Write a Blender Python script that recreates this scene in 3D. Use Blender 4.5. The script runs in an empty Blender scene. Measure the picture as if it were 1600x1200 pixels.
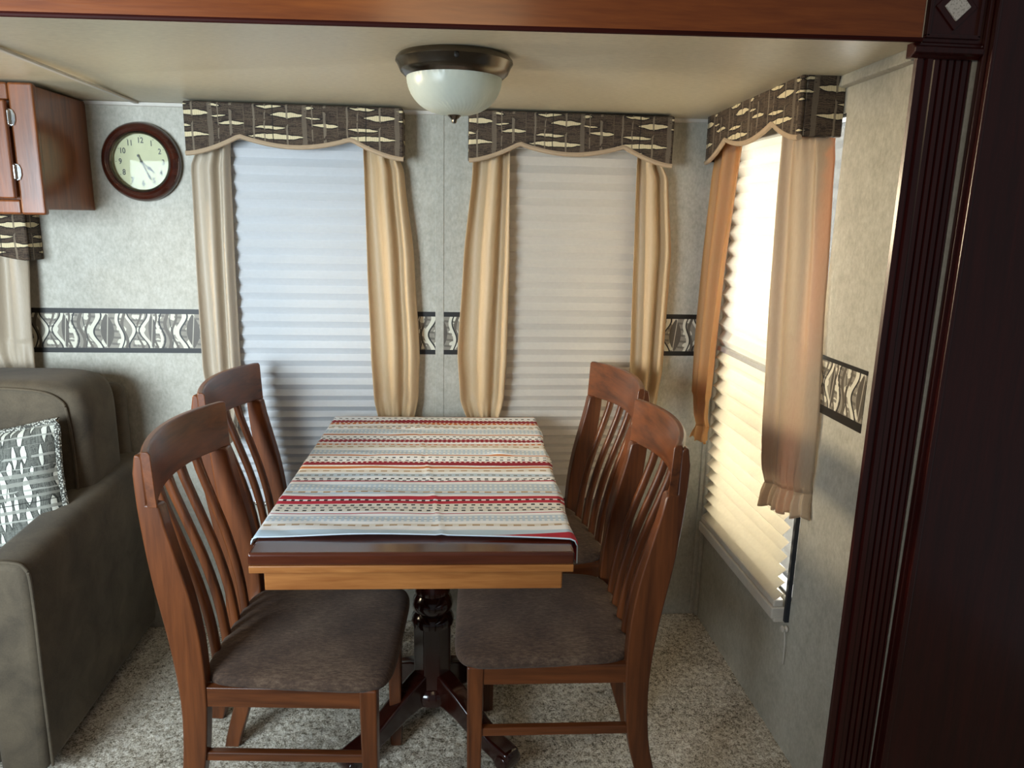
import bpy, bmesh, math, random
import numpy as np
from mathutils import Matrix, Vector
random.seed(4); rng = np.random.default_rng(5)
sin, cos, pi = math.sin, math.cos, math.pi
SC = bpy.context.scene; COL = SC.collection

# ------------------------------------------------------------------ camera
FPX, CX, CY = 1165.0, 800.0, 600.0
CAM_H = 1.45
def cam_axes():
    d = np.array([696 - CX, 337 - CY, FPX]); d /= np.linalg.norm(d)
    h = np.array([1, 0.022, 0.0]); x = h - d * (h @ d); x /= np.linalg.norm(x)
    z = np.cross(x, d)
    if z[1] > 0: z = -z
    return np.array([x, d, z])
_R = cam_axes()
cam = bpy.data.cameras.new('camera'); cam.sensor_width = 36; cam.lens = 36 * FPX / 1600; cam.clip_start = 0.02
camo = bpy.data.objects.new('camera', cam); COL.objects.link(camo)
_r = _R @ np.array([1, 0, 0]); _u = _R @ np.array([0, -1, 0]); _b = _R @ np.array([0, 0, -1])
camo.matrix_world = Matrix([[_r[0], _u[0], _b[0], 0], [_r[1], _u[1], _b[1], 0], [_r[2], _u[2], _b[2], CAM_H], [0, 0, 0, 1]])
SC.camera = camo

# ------------------------------------------------------------------ world, lights, exposure
w = bpy.data.worlds.new('world'); SC.world = w; w.use_nodes = True
bg = w.node_tree.nodes['Background']; bg.inputs[0].default_value = (0.93, 0.96, 1.0, 1); bg.inputs[1].default_value = 0.10
def area(name, loc, target, sx, sy, power, col, spread=180):
    l = bpy.data.lights.new(name, 'AREA'); l.shape = 'RECTANGLE'; l.size = sx; l.size_y = sy
    l.energy = power; l.color = col; l.spread = math.radians(spread)
    o = bpy.data.objects.new(name, l); COL.objects.link(o); o.location = loc
    o.rotation_euler = (Vector(target) - Vector(loc)).to_track_quat('-Z', 'Y').to_euler()
    return o
area('front_left_window_light', (-1.6, -0.05, 1.3), (-0.85, 2.3, 0.98), 1.0, 0.9, 21, (0.76, 0.90, 1.0), 92)
area('added_warm_room_fill', (0.0, 0.3, 2.0), (0.9, 2.0, 0.6), 0.5, 0.4, 2.0, (1.0, 0.74, 0.45))  # warm fill lamp added out of view, no fixture is built here
area('added_right_wall_fill', (-2.15, 1.95, 1.5), (0.9, 2.0, 1.25), 0.5, 0.4, 4.6, (1.0, 0.82, 0.56), 50)  # unseen lamp added to warm the right wall, no window is built there
area('right_window_daylight', (1.5, 2.42, 0.98), (0.9, 2.08, 0.92), 1.0, 2.1, 118, (1.0, 0.95, 0.86))
area('left_window_daylight', (-0.46, 3.0, 1.1), (-0.46, 2.5, 1.1), 0.7, 1.4, 7, (0.9, 0.95, 1.0))
area('middle_window_daylight', (0.42, 3.0, 1.1), (0.42, 2.5, 1.1), 0.7, 1.4, 16, (1.0, 0.95, 0.88))
SC.view_settings.view_transform = 'Standard'; SC.view_settings.look = 'None'
SC.view_settings.gamma = 1; SC.view_settings.use_curve_mapping = False
SC.view_settings.exposure = 0.42

# ------------------------------------------------------------------ node helpers
def lin(c):
    if isinstance(c, str): c = [int(c[i:i + 2], 16) for i in (0, 2, 4)]
    return tuple((v / 255 / 12.92 if v / 255 <= .04045 else ((v / 255 + .055) / 1.055) ** 2.4) for v in c) + (1.0,)
class NT:
    def __init__(s, name):
        s.m = bpy.data.materials.new(name); s.m.use_nodes = True; s.t = s.m.node_tree; s.t.nodes.clear()
        s.out = s.t.nodes.new('ShaderNodeOutputMaterial')
    def n(s, kind, **k):
        nd = s.t.nodes.new('ShaderNode' + kind)
        for a, v in k.items(): setattr(nd, a, v)
        return nd
    def link(s, sock, v):
        if isinstance(v, V): s.t.links.new(v.s, sock)
        elif isinstance(v, bpy.types.NodeSocket): s.t.links.new(v, sock)
        elif v is not None: sock.default_value = v
    def math(s, op, a, b=None, c=None):
        nd = s.n('Math', operation=op); s.link(nd.inputs[0], a)
        if b is not None: s.link(nd.inputs[1], b)
        if c is not None: s.link(nd.inputs[2], c)
        return V(s, nd.outputs[0])
    def mix(s, f, a, b):
        nd = s.n('Mix', data_type='RGBA'); s.link(nd.inputs[0], f); s.link(nd.inputs[6], a); s.link(nd.inputs[7], b)
        return V(s, nd.outputs[2])
    def coords(s):
        tc = s.n('TexCoord'); sp = s.n('SeparateXYZ'); s.t.links.new(tc.outputs['Object'], sp.inputs[0])
        return V(s, tc.outputs['Object']), V(s, sp.outputs[0]), V(s, sp.outputs[1]), V(s, sp.outputs[2])
    def vec(s, x, y, z):
        nd = s.n('CombineXYZ')
        for i, v in enumerate((x, y, z)): s.link(nd.inputs[i], v)
        return V(s, nd.outputs[0])
    def noise(s, v, scale, detail=3, rough=.5, dist=0):
        nd = s.n('TexNoise'); s.link(nd.inputs['Vector'], v); nd.inputs['Scale'].default_value = scale
        nd.inputs['Detail'].default_value = detail; nd.inputs['Roughness'].default_value = rough
        nd.inputs['Distortion'].default_value = dist
        return V(s, nd.outputs[0])
    def voro(s, v, scale):
        nd = s.n('TexVoronoi'); s.link(nd.inputs['Vector'], v); nd.inputs['Scale'].default_value = scale
        return V(s, nd.outputs[0])
    def mapping(s, v, scale, rot=(0, 0, 0)):
        nd = s.n('Mapping'); s.link(nd.inputs[0], v); nd.inputs['Scale'].default_value = scale; nd.inputs['Rotation'].default_value = rot
        return V(s, nd.outputs[0])
    def ramp(s, f, stops, interp='LINEAR'):
        nd = s.n('ValToRGB'); cr = nd.color_ramp; cr.interpolation = interp
        while len(cr.elements) > 1: cr.elements.remove(cr.elements[0])
        cr.elements[0].position = stops[0][0]; cr.elements[0].color = stops[0][1]
        for p, c in stops[1:]:
            e = cr.elements.new(p); e.color = c
        s.link(nd.inputs[0], f); return V(s, nd.outputs[0])
    def bump(s, h, strength=.3, dist=.01):
        nd = s.n('Bump'); nd.inputs['Strength'].default_value = strength; nd.inputs['Distance'].default_value = dist
        s.link(nd.inputs['Height'], h); return V(s, nd.outputs[0])
    def surf(s, color, rough=.6, normal=None, trans=0, tcol=None, **k):
        p = s.n('BsdfPrincipled'); s.link(p.inputs['Base Color'], color); s.link(p.inputs['Roughness'], rough)
        for a, v in k.items(): s.link(p.inputs[a.replace('_', ' ')], v)
        if normal: s.link(p.inputs['Normal'], normal)
        o = p.outputs[0]
        if trans:
            t = s.n('BsdfTranslucent'); s.link(t.inputs[0], tcol if tcol is not None else color)
            if normal: s.link(t.inputs['Normal'], normal)
            mx = s.n('MixShader'); mx.inputs[0].default_value = trans
            s.t.links.new(o, mx.inputs[1]); s.t.links.new(t.outputs[0], mx.inputs[2]); o = mx.outputs[0]
        s.t.links.new(o, s.out.inputs[0]); return s.m
class V:
    def __init__(s, t, sock): s.t, s.s = t, sock
    def __add__(a, b): return a.t.math('ADD', a, b)
    def __radd__(a, b): return a.t.math('ADD', a, b)
    def __sub__(a, b): return a.t.math('SUBTRACT', a, b)
    def __rsub__(a, b): return a.t.math('SUBTRACT', b, a)
    def __mul__(a, b): return a.t.math('MULTIPLY', a, b)
    def __rmul__(a, b): return a.t.math('MULTIPLY', a, b)
    def __truediv__(a, b): return a.t.math('DIVIDE', a, b)
    def lt(a, b): return a.t.math('LESS_THAN', a, b)
    def gt(a, b): return a.t.math('GREATER_THAN', a, b)
    def abs(a): return a.t.math('ABSOLUTE', a)
    def sin(a): return a.t.math('SINE', a)
    def mod(a, m): return a.t.math('FLOORED_MODULO', a, m)
    def max(a, b): return a.t.math('MAXIMUM', a, b)
    def min(a, b): return a.t.math('MINIMUM', a, b)

def wood(name, dark, light, grain='z', rough=.3, coat=.25, sc=1.0, spec=.5):
    t = NT(name); v, x, y, z = t.coords()
    st = {'x': (2, 26, 26), 'y': (26, 2, 26), 'z': (26, 26, 2)}[grain]
    g = t.noise(t.mapping(v, tuple(a * sc for a in st)), 1.6, 5, .6, .6)
    f = t.noise(t.mapping(v, tuple(a * sc * 5 for a in st)), 1.5, 2)
    k = g * .75 + f * .25
    c = t.ramp(k, [(.3, lin(dark)), (.7, lin(light))])
    return t.surf(c, rough, t.bump(f, .06, .002), Coat_Weight=coat, Coat_Roughness=.15, Specular_IOR_Level=spec)
def plain(name, c, rough=.5, metal=0, **k):
    t = NT(name); v, x, y, z = t.coords(); n = t.noise(v, 60, 2)
    a = lin(c); b = tuple(q * .82 for q in a[:3]) + (1,)
    return t.surf(t.mix(n, a, b), rough, None, Metallic=metal, **k)

def m_wallpaper():
    t = NT('mottled_vinyl_wallpaper'); v, x, y, z = t.coords()
    n1 = t.noise(v, 7, 3); n2 = t.noise(t.mapping(v, (1, 1, .6)), 130, 4, .65); n3 = t.noise(v, 32, 3, .6)
    k = n1 * .2 + n2 * .5 + n3 * .3
    c = t.ramp(k, [(.3, lin('9a9688')), (.5, lin('b3afa1')), (.7, lin('c8c5b9'))])
    return t.surf(c, .55, t.bump(n2, .15, .002))
def m_ceiling():
    t = NT('beige_ceiling_vinyl'); v, x, y, z = t.coords()
    n2 = t.noise(t.mapping(v, (40, 160, 40)), 1.5, 3, .6)
    c = t.ramp(n2, [(.3, lin('c9bea4')), (.7, lin('dacfb4'))])
    return t.surf(c, .42, t.bump(n2, .08, .002))
def m_carpet():
    t = NT('speckled_carpet'); v, x, y, z = t.coords()
    n1 = t.noise(v, 210, 3, .7); n2 = t.noise(v, 75, 3, .6); n3 = t.noise(v, 6, 2)
    k = n1 * .55 + n2 * .35 + n3 * .1
    c = t.ramp(k, [(.38, lin('4d4335')), (.455, lin('b0a48f')), (.53, lin('e2d8c6')), (.62, lin('f8f2e6'))])
    return t.surf(c, .95, t.bump(n1 * .6 + n2 * .4, .9, .006))
def m_suede(name, a, b, sc=9, sheen=.5):
    t = NT(name); v, x, y, z = t.coords()
    n1 = t.noise(v, sc, 4, .6, .5); n2 = t.noise(v, 240, 2)
    c = t.ramp(n1 * .8 + n2 * .2, [(.3, lin(a)), (.7, lin(b))])
    return t.surf(c, .85, t.bump(n2, .12, .001), Sheen_Weight=sheen, Sheen_Roughness=.45)
def m_chenille():
    t = NT('brown_chenille'); v, x, y, z = t.coords()
    n1 = t.noise(t.mapping(v, (40, 160, 60)), 1.6, 4, .7); n3 = t.noise(v, 7, 3); n2 = t.noise(t.mapping(v, (300, 500, 300)), 1, 2)
    c = t.ramp(n1 * .5 + n3 * .4 + n2 * .1, [(.33, lin('2b1c14')), (.5, lin('4d392b')), (.67, lin('76604c'))])
    return t.surf(c, .9, t.bump(n1 + n2, .35, .002), Sheen_Weight=.06)
def m_curtain(name, a, b, trans):
    t = NT(name); v, x, y, z = t.coords()
    n = t.noise(t.mapping(v, (300, 300, 60)), 1, 2)
    c = t.mix(n, lin(a), lin(b))
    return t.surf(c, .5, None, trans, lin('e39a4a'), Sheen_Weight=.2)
def m_shade(name, a, trans, tc):
    t = NT(name); v, x, y, z = t.coords()
    n = t.noise(t.mapping(v, (60, 60, 200)), 1, 3); n2 = t.noise(v, 90, 2)
    c = t.mix(n * .6 + n2 * .4, lin(a), tuple(q * .88 for q in lin(a)[:3]) + (1,))
    tt = t.mix(n2, lin(tc), tuple(q * .8 for q in lin(tc)[:3]) + (1,))
    return t.surf(c, .8, None, trans, tt)

def m_woven(name, kind):
    """woven block-and-lens upholstery; kind 'valance' lies flat, 'pillow' is turned and paler"""
    t = NT(name); v, x, y, z = t.coords()
    if kind == 'valance': u = (x + y * -1.0); q = z
    else: u = z * 1.25 + .4; q = x * 1.25 + .1
    wob = t.noise(v, 26, 2) - .5
    P, Q = .276, .146
    u = (u + wob * .006).mod(P); q = (q * -1.0 + wob * .012).mod(Q)
    base = [lin('1e1510'), lin('4b3c2f'), lin('85735b')] if kind == 'valance' else [lin('3c3d38'), lin('6f7068'), lin('9b9c92')]
    st = t.noise(t.vec(u * 420, q * 60, 0), 1, 3, .7)
    hb = t.noise(t.vec(u * 11, q * 95, 2), 1, 3, .65)
    bl = ((q + wob * .012) * 2 * pi / .0165).sin().abs()
    lo_ = t.noise(t.vec(u * 16, q * 40, 5), 1, 2)
    col = t.ramp(st * .55 + hb * .45, [(.36, base[0]), (.46, tuple(k * .62 for k in base[1][:3]) + (1,)), (.52, base[1]), (.60, base[1]), (.70, base[2])])
    col = t.mix(bl.lt(.26) * lo_.gt(.42), col, base[0])
    col = t.mix((bl.lt(.5) - bl.lt(.32)) * lo_.gt(.5) * .8, col, base[2])
    strips = [(.028, .0035, 'b'), (.059, .0025, 'b'), (.125, .0035, 'b'), (.177, .0085, 'c'), (.2, .0022, 'b'), (.237, .005, 'b'), (.281 - .003, .004, 'c'), (.084, .002, 'a')]
    if kind == 'pillow': strips += [(.15, .009, 'c'), (.105, .006, 'c'), (.06, .007, 'c')]
    tone = {'a': lin('221c18'), 'b': lin('8c7e6b'), 'c': lin('7a6c5b')} if kind == 'valance' else {'a': lin('23231f'), 'b': lin('c2c2b6'), 'c': lin('a9a99d')}
    cream = lin('d9c9a2') if kind == 'valance' else lin('e3e3d5')
    lens = [(.074, .008, .038, .0045), (.126, .032, .050, .0085), (.201, .040, .024, .003), (.076, .069, .046, .0052), (.094, .094, .084, .0078), (.048, .116, .048, .0052), (.24, .059, .042, .0052), (.235, .128, .04, .0045), (.19, .011, .016, .004)]
    lens = [(a, b, hw, hh * 1.5) for a, b, hw, hh in lens] if kind == 'pillow' else lens
    if kind == 'pillow': lens += [(.15, .1, .05, .010), (.2, .075, .03, .009), (.03, .04, .04, .009), (.25, .03, .035, .009)]
    tick = (u * 2 * pi / .006).sin() * .5 + .5
    for (a, b, hw, hh) in lens:
        dx = (u - a).abs() / hw
        h = (1.0 - dx * dx) * hh * .88
        m = (q - b).abs().lt(h)
        rim = (q - b).abs().lt(h + .003)
        col = t.mix(rim, col, base[0])
        col = t.mix(m, col, t.mix(tick * .35, cream, tuple(k * .6 for k in cream[:3]) + (1,)))
    brk = t.noise(t.vec(u * 30, q * 34, 9), 1, 2)
    for (a, hw, k) in strips:
        m = (u - a + (brk - .5) * .004).abs().lt(t.math('MULTIPLY', st, hw * .8) + hw * .4) * brk.gt(.4 if k != 'c' else .25)
        c2 = tone[k]
        col = t.mix(m * .85, col, t.mix(st, c2, tuple(k2 * .45 for k2 in c2[:3]) + (1,)))
    return t.surf(col, .85, t.bump(st, .3, .002))

def m_border():
    t = NT('wavy_print_wallpaper_border'); v, x, y, z = t.coords()
    P = .27; u = (x - y).mod(P)
    s = (z - 1.0615) / .0565            # -1..1 over the printed band
    th = s * pi
    n = t.noise(v, 60, 2)
    col = t.mix(n, lin('7b7466'), lin('989182'))
    # cream blocks and grey bars under the lines
    blocks = ((u * 2 * pi / .052).sin() + (z * 2 * pi / .044).sin() * .8 + (n - .5) * 1.2).gt(.55)
    col = t.mix(blocks, col, lin('d4cfbb'))
    bars = ((z + u * .08) * 2 * pi / .021).sin().gt(.5) * (u * 2 * pi / .067 + 1.1).sin().gt(-.1)
    col = t.mix(bars * .8, col, lin('5d564c'))
    def ribbon(col, uc, amp, ph, hw, c):
        path = t.math('COSINE', th + ph) * amp + uc
        return t.mix((u - path).abs().lt(hw), col, c)
    cream, brown, black = lin('d6d1bd'), lin('5e564a'), lin('17140f')
    for a, amp, ph, hw, c in [(.030, -.014, 0, .0055, cream), (.070, .008, 1.4, .0045, cream), (.139, -.013, .3, .007, cream), (.216, .008, 1.2, .005, cream), (.249, .012, -.2, .005, cream),
                              (.098, .008, 1.9, .0055, brown), (.119, -.009, .3, .004, brown), (.232, .007, 2.0, .005, brown), (.057, -.007, .5, .0035, brown), (.006, -.010, 0, .0035, brown),
                              (.021, -.014, 0, .0020, black), (.080, .008, 1.4, .0024, black), (.149, -.013, .3, .0026, black), (.223, .008, 1.2, .0022, black), (.256, .013, -.2, .0024, black), (.110, .004, 1.2, .0012, black), (.052, .007, -.8, .0012, black)]:
        col = ribbon(col, a, amp, ph, hw, c)
    for a, hw in ((.178, .021), (.048, .011)):
        d = (1.0 - s * s) * hw
        col = t.mix((u - a).abs().lt(d), col, t.mix(n, brown, lin('4a443c')))
        col = t.mix((u - a - s * .006).abs().lt(.0013), col, lin('b4ad9c'))
    col = t.mix(s.abs().gt(1.0), col, lin('14120f'))
    return t.surf(col, .5)

def m_cloth():
    t = NT('striped_cotton_print'); v, x, y, z = t.coords()   # y: along the table, world-like numbers
    W, LB, BE, OR, BU, CR, RT = lin('f8f8f8'), lin('c4d3de'), lin('e8e2d6'), lin('c9793f'), lin('94162a'), lin('bd2439'), lin('b84a56')
    yy = y + t.noise(v, 6, 2) * .014 - .007
    s1 = [(1.40, lin('c3d9e8')), (1.500, W), (1.5217, BE), (1.5368, W), (1.547, LB), (1.5797, W), (1.5895, RT), (1.5967, W), (1.603, BE), (1.65, W), (1.6533, CR), (1.6695, W), (1.6785, CR), (1.7005, W), (1.712, LB), (1.7235, BE), (1.735, LB), (1.7804, W), (1.797, RT), (1.804, W)]
    s2 = [(1.80, W), (1.838, LB), (1.86, W), (1.872, BE), (1.892, W), (1.9002, OR), (1.9175, W), (1.928, BU), (1.956, W), (2.008, OR), (2.0185, W), (2.0232, LB), (2.0618, W), (2.078, BE), (2.104, W), (2.1085, OR), (2.1225, W), (2.1384, BU), (2.1644, W), (2.209, OR), (2.2185, W), (2.2307, LB), (2.2691, W), (2.293, BE), (2.315, W), (2.328, OR), (2.3472, BU), (2.3781, W), (2.421, OR), (2.431, W)]
    def rp(st): 
        lo = st[0][0]; hi = 2.5
        return t.ramp((yy - lo) / (hi - lo), [((a - lo) / (hi - lo), c) for a, c in st], 'CONSTANT')
    col = t.mix(yy.gt(1.815), rp(s1), rp(s2))
    def row(col, yc, h, per, duty, c, ph=0.0):
        m = (yy - yc).abs().lt(h) * ((x + ph) / per).mod(1.0).lt(duty)
        return t.mix(m, col, c)
    K, G, BR, WT = lin('2a2723'), lin('8e918f'), lin('b79a78'), lin('f0ede6')
    for yc in (1.6136, 1.6446, 1.8228, 1.9699, 1.9942, 2.174, 2.1934, 2.401): col = row(col, yc, .0036, .020, .45, K, random.random() * .02)
    for yc in (1.674,): col = row(col, yc, .0045, .019, .45, K)
    for yc in (1.628, 1.849, 1.812, 2.3035): col = row(col, yc, .004, .019, .5, G)
    for yc in (1.529, 1.7287, 1.8817, 2.0927, 2.29): col = row(col, yc, .004, .03, .55, BR)
    for yc in (1.925, 1.953, 2.142, 2.161, 2.3755, 2.35): col = row(col, yc, .003, .014, .42, WT)
    for yc in (2.1155, 2.337): col = row(col, yc, .0035, .018, .45, WT)
    for a, b in ((1.547, 1.5797), (1.7397, 1.7804), (2.0232, 2.0618), (2.2307, 2.2691)):
        for f in (.28, .72): col = row(col, a + (b - a) * f, (b - a) * .17, .0125, .5, lin('e6ebec'))
        col = row(col, (a + b) / 2, .0015, .0125, .5, lin('8fa0ab'))
    col = t.mix((yy.lt(x * .12 + 1.452)) * x.gt(.02), col, CR)
    wv = t.noise(v, 400, 2)
    return t.surf(col, .85, t.bump(wv, .15, .001))

MW = m_wallpaper(); MCEIL = m_ceiling(); MCARP = m_carpet()
MAHOG = wood('dark_mahogany', '290807', '43110c', 'z', .32, .3)
MAHOGX = wood('lit_mahogany_beam', '70330f', '9c531f', 'x', .3, .35)  # same mahogany as the panels, lightened to stand in for light on the beam
MCHAIR = wood('cherry_stained_wood', '3a1b0b', '7c4421', 'z', .34, .22, .6)
MCHAIRY = wood('cherry_stained_wood_cross', '3a1b0b', '7c4421', 'y', .34, .22, .6)
MCHAIRX = wood('cherry_stained_wood_long', '3a1b0b', '7c4421', 'x', .34, .22, .6)
MTOP = wood('dark_table_top_wood', '3a180e', '5a2b19', 'x', .18, .6)
MBEAD = wood('dark_red_bead', '2c0a06', '43120a', 'x', .6, 0, 1, .2)
MOAK = wood('honey_oak', '84491d', 'b97a40', 'x', .38, .3)
MPED = wood('dark_turned_wood', '1c0705', '36110a', 'z', .15, .6)
MCAB = wood('cabinet_cherry', '55290f', '8a4f25', 'z', .32, .3)
MSOFA = m_suede('olive_brown_suede', '3e3529', '625644', 9, .08); MSEAT = m_chenille()
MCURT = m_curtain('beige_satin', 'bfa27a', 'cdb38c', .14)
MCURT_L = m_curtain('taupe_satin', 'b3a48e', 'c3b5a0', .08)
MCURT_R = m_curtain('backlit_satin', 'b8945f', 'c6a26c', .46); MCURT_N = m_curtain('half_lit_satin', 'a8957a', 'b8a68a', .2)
MSH_L = m_shade('cool_lit_pleat', 'd6d8da', .12, 'dfe2e6'); MSH_M = m_shade('warm_lit_pleat', 'd8d0c4', .2, 'e6ddd0')  # one shade fabric, with cool and warm light tinted into its two colours
MSH_R = m_shade('cream_pleat', 'e2dccf', .36, 'f4eddd'); MSH_RT = m_shade('sheer_white_pleat', 'eceae4', .34, 'f6f2e8')
MVAL = m_woven('woven_block_fabric', 'valance'); MPIL = m_woven('woven_pillow_fabric', 'pillow')
MBORD = m_border(); MCLOTH = m_cloth()
MPIPE = plain('beige_piping', 'b79f82', .8); MWHITE = plain('off_white_plastic', 'dad3c7', .5); MVINYL = plain('white_vinyl_frame', 'd5d5d2', .4)
MSTEEL = plain('brushed_nickel', '6e665b', .24, 1.0); MCHROME = plain('polished_chrome', 'dcdcdc', .12, 1.0); MBLACK = plain('black_paint', '121110', .4)
MDIAL = plain('cream_dial', 'd9d7b4', .6); MDARKF = plain('dark_window_seal', '20242c', .5)
def m_stone():
    t = NT('speckled_white_stone'); v, x, y, z = t.coords(); n = t.noise(v, 260, 3, .7)
    return t.surf(t.ramp(n, [(.35, lin('b5b2a6')), (.5, lin('f3f0e7'))]), .5)
MSTONE = m_stone()
def m_rope():
    t = NT('braided_cord'); v, x, y, z = t.coords(); n = t.voro(v, 210)
    return t.surf(t.ramp(n, [(.2, lin('d7d6c8')), (.55, lin('4a4943'))]), .9, t.bump(n, .6, .003))
MROPE = m_rope()
def m_frost():
    t = NT('frosted_ribbed_glass'); v, x, y, z = t.coords(); n = t.noise(v, 90, 2)
    return t.surf(t.mix(n, lin('dfe6dc'), lin('d2dad0')), .3, None, .35, lin('eef4ea'), Specular_IOR_Level=.6)
MFROST = m_frost()
def m_glass(name, tint, gl):
    t = NT(name); tr = t.n('BsdfTransparent'); tr.inputs[0].default_value = tint; g = t.n('BsdfGlossy'); g.inputs['Roughness'].default_value = .04
    mx = t.n('MixShader'); mx.inputs[0].default_value = gl; t.t.links.new(tr.outputs[0], mx.inputs[1]); t.t.links.new(g.outputs[0], mx.inputs[2])
    t.t.links.new(mx.outputs[0], t.out.inputs[0]); return t.m
MGLASS = m_glass('window_glass', (.93, .95, .96, 1), .08); MCGLASS = m_glass('clock_glass', (.96, .97, .95, 1), .006)

# ------------------------------------------------------------------ geometry helpers
class G:
    def __init__(s): s.v = []; s.f = []
    def add(s, vs, fs):
        o = len(s.v); s.v += [tuple(map(float, p)) for p in vs]; s.f += [tuple(i + o for i in q) for q in fs]; return s
    def hexa(s, p):   # bottom 4 ccw, top 4 ccw
        return s.add(p, [(3, 2, 1, 0), (4, 5, 6, 7), (0, 1, 5, 4), (1, 2, 6, 5), (2, 3, 7, 6), (3, 0, 4, 7)])
    def box(s, x0, x1, y0, y1, z0, z1):
        return s.hexa([(x0, y0, z0), (x1, y0, z0), (x1, y1, z0), (x0, y1, z0), (x0, y0, z1), (x1, y0, z1), (x1, y1, z1), (x0, y1, z1)])
    def prism(s, poly, a0, a1, axis='y'):   # poly in the two other axes (x,z | y,z | x,y)
        mk = {'y': lambda p, a: (p[0], a, p[1]), 'x': lambda p, a: (a, p[0], p[1]), 'z': lambda p, a: (p[0], p[1], a)}[axis]
        n = len(poly)
        return s.add([mk(p, a0) for p in poly] + [mk(p, a1) for p in poly],
                     [tuple(range(n)), tuple(range(2 * n - 1, n - 1, -1))] + [(i, i + n, (i + 1) % n + n, (i + 1) % n) for i in range(n)])
    def grid(s, fn, nu, nv, closeu=False, capv=False):
        vs = [fn(i / nu, j / nv) for j in range(nv + 1) for i in range(nu if closeu else nu + 1)]
        w_ = nu if closeu else nu + 1; fs = []
        for j in range(nv):
            for i in range(nu):
                i2 = (i + 1) % w_ if closeu else i + 1
                fs.append((j * w_ + i, j * w_ + i2, (j + 1) * w_ + i2, (j + 1) * w_ + i))
        if capv: fs += [tuple(range(w_ - 1, -1, -1)), tuple(range(nv * w_, nv * w_ + w_))]
        return s.add(vs, fs)
    def lathe(s, prof, n=32, c=(0, 0, 0), axis='z', mod=None, cap=True):
        def fn(u, v):
            j = round(v * (len(prof) - 1)); r, h = prof[j]; a = u * 2 * pi
            if mod: r = mod(r, h, a)
            p = {'z': (r * cos(a), r * sin(a), h), 'y': (r * cos(a), h, r * sin(a)), 'x': (h, r * cos(a), r * sin(a))}[axis]
            return (c[0] + p[0], c[1] + p[1], c[2] + p[2])
        return s.grid(fn, n, len(prof) - 1, True, cap)
    def tube(s, path, r, n=8, flat=1.0):
        P = [Vector(p) for p in path]; rings = []
        up = Vector((0, 0, 1))
        for i, p in enumerate(P):
            d = (P[min(i + 1, len(P) - 1)] - P[max(i - 1, 0)]).normalized()
            a = d.cross(up if abs(d.z) < .95 else Vector((0, 1, 0))).normalized(); b = a.cross(d)
            rr = r[i] if isinstance(r, (list, tuple)) else r
            rings.append([p + (a * cos(2 * pi * k / n) + b * sin(2 * pi * k / n) * flat) * rr for k in range(n)])
        return s.grid(lambda u, v: rings[round(v * (len(P) - 1))][round(u * n) % n], n, len(P) - 1, True, True)
def make(name, g, mat, parent=None, smooth=False, bevel=0, seg=2, loc=None, subsurf=0, solid=0, angle=40):
    me = bpy.data.meshes.new(name); me.from_pydata(g.v, [], g.f)
    bm = bmesh.new(); bm.from_mesh(me); bmesh.ops.recalc_face_normals(bm, faces=bm.faces)
    if smooth:
        for f in bm.faces: f.smooth = True
        for e in bm.edges:
            if len(e.link_faces) == 2 and e.calc_face_angle(0) > math.radians(angle): e.smooth = False
    bm.to_mesh(me); bm.free(); me.materials.append(mat)
    o = bpy.data.objects.new(name, me); COL.objects.link(o)
    if parent: o.parent = parent
    if loc: o.location = loc
    if solid:
        m = o.modifiers.new('thick', 'SOLIDIFY'); m.thickness = solid; m.offset = 0
    if bevel:
        m = o.modifiers.new('bevel', 'BEVEL'); m.width = bevel; m.segments = seg; m.limit_method = 'ANGLE'; m.angle_limit = math.radians(35)
    if subsurf:
        m = o.modifiers.new('sub', 'SUBSURF'); m.levels = m.render_levels = subsurf
    return o
def thing(name, label, cat, loc=(0, 0, 0), rz=0, group=None):
    o = bpy.data.objects.new(name, None); COL.objects.link(o); o.location = loc; o.rotation_euler = (0, 0, rz); o.empty_display_size = .1
    return tag(o, label, cat, group)
def tag(o, label, cat, group=None):
    o['label'] = label; o['category'] = cat
    if group: o['group'] = group
    return o
def struct(name, g, mat, parent=None, **k):
    o = make(name, g, mat, parent, **k)
    if not parent: o['kind'] = 'structure'
    return o
def copy_thing(root, loc, rz, label):
    r = root.copy(); COL.objects.link(r); r.location = loc; r.rotation_euler = (0, 0, rz); r['label'] = label
    for ch in list(root.children):
        c = ch.copy(); COL.objects.link(c); c.parent = r
        for gch in list(ch.children):
            d = gch.copy(); COL.objects.link(d); d.parent = c
    return r

# ------------------------------------------------------------------ room shell
YB, XR, YF = 2.51, 0.95, 1.53
# floor: rough carpet where the camera sees it, plain slabs around it
def floor():
    x0, x1, y0, y1, st = -1.05, .95, 1.2, 2.5, .006
    nx, ny = int((x1 - x0) / st), int((y1 - y0) / st)
    h = rng.random((ny + 1, nx + 1)) * .0045 + np.kron(rng.random((ny // 3 + 1, nx // 3 + 1)), np.ones((3, 3)))[:ny + 1, :nx + 1] * .003 - .0075
    X, Y = np.meshgrid(np.linspace(x0, x1, nx + 1), np.linspace(y0, y1, ny + 1))
    X = X + (rng.random(X.shape) - .5) * st * .6; Y = Y + (rng.random(Y.shape) - .5) * st * .6
    V_ = np.stack([X, Y, h], -1).reshape(-1, 3)
    I = np.arange((nx + 1) * (ny + 1)).reshape(ny + 1, nx + 1)
    F = np.stack([I[:-1, :-1], I[:-1, 1:], I[1:, 1:], I[1:, :-1]], -1).reshape(-1, 4)
    me = bpy.data.meshes.new('carpet_pile'); me.from_pydata(V_.tolist(), [], F.tolist()); me.materials.append(MCARP)
    me.polygons.foreach_set('use_smooth', [True] * len(me.polygons))
    return me
fl = struct('floor', G().box(-2.3, 2.0, -1.6, 2.56, -.08, -.008), MCARP)
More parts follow.
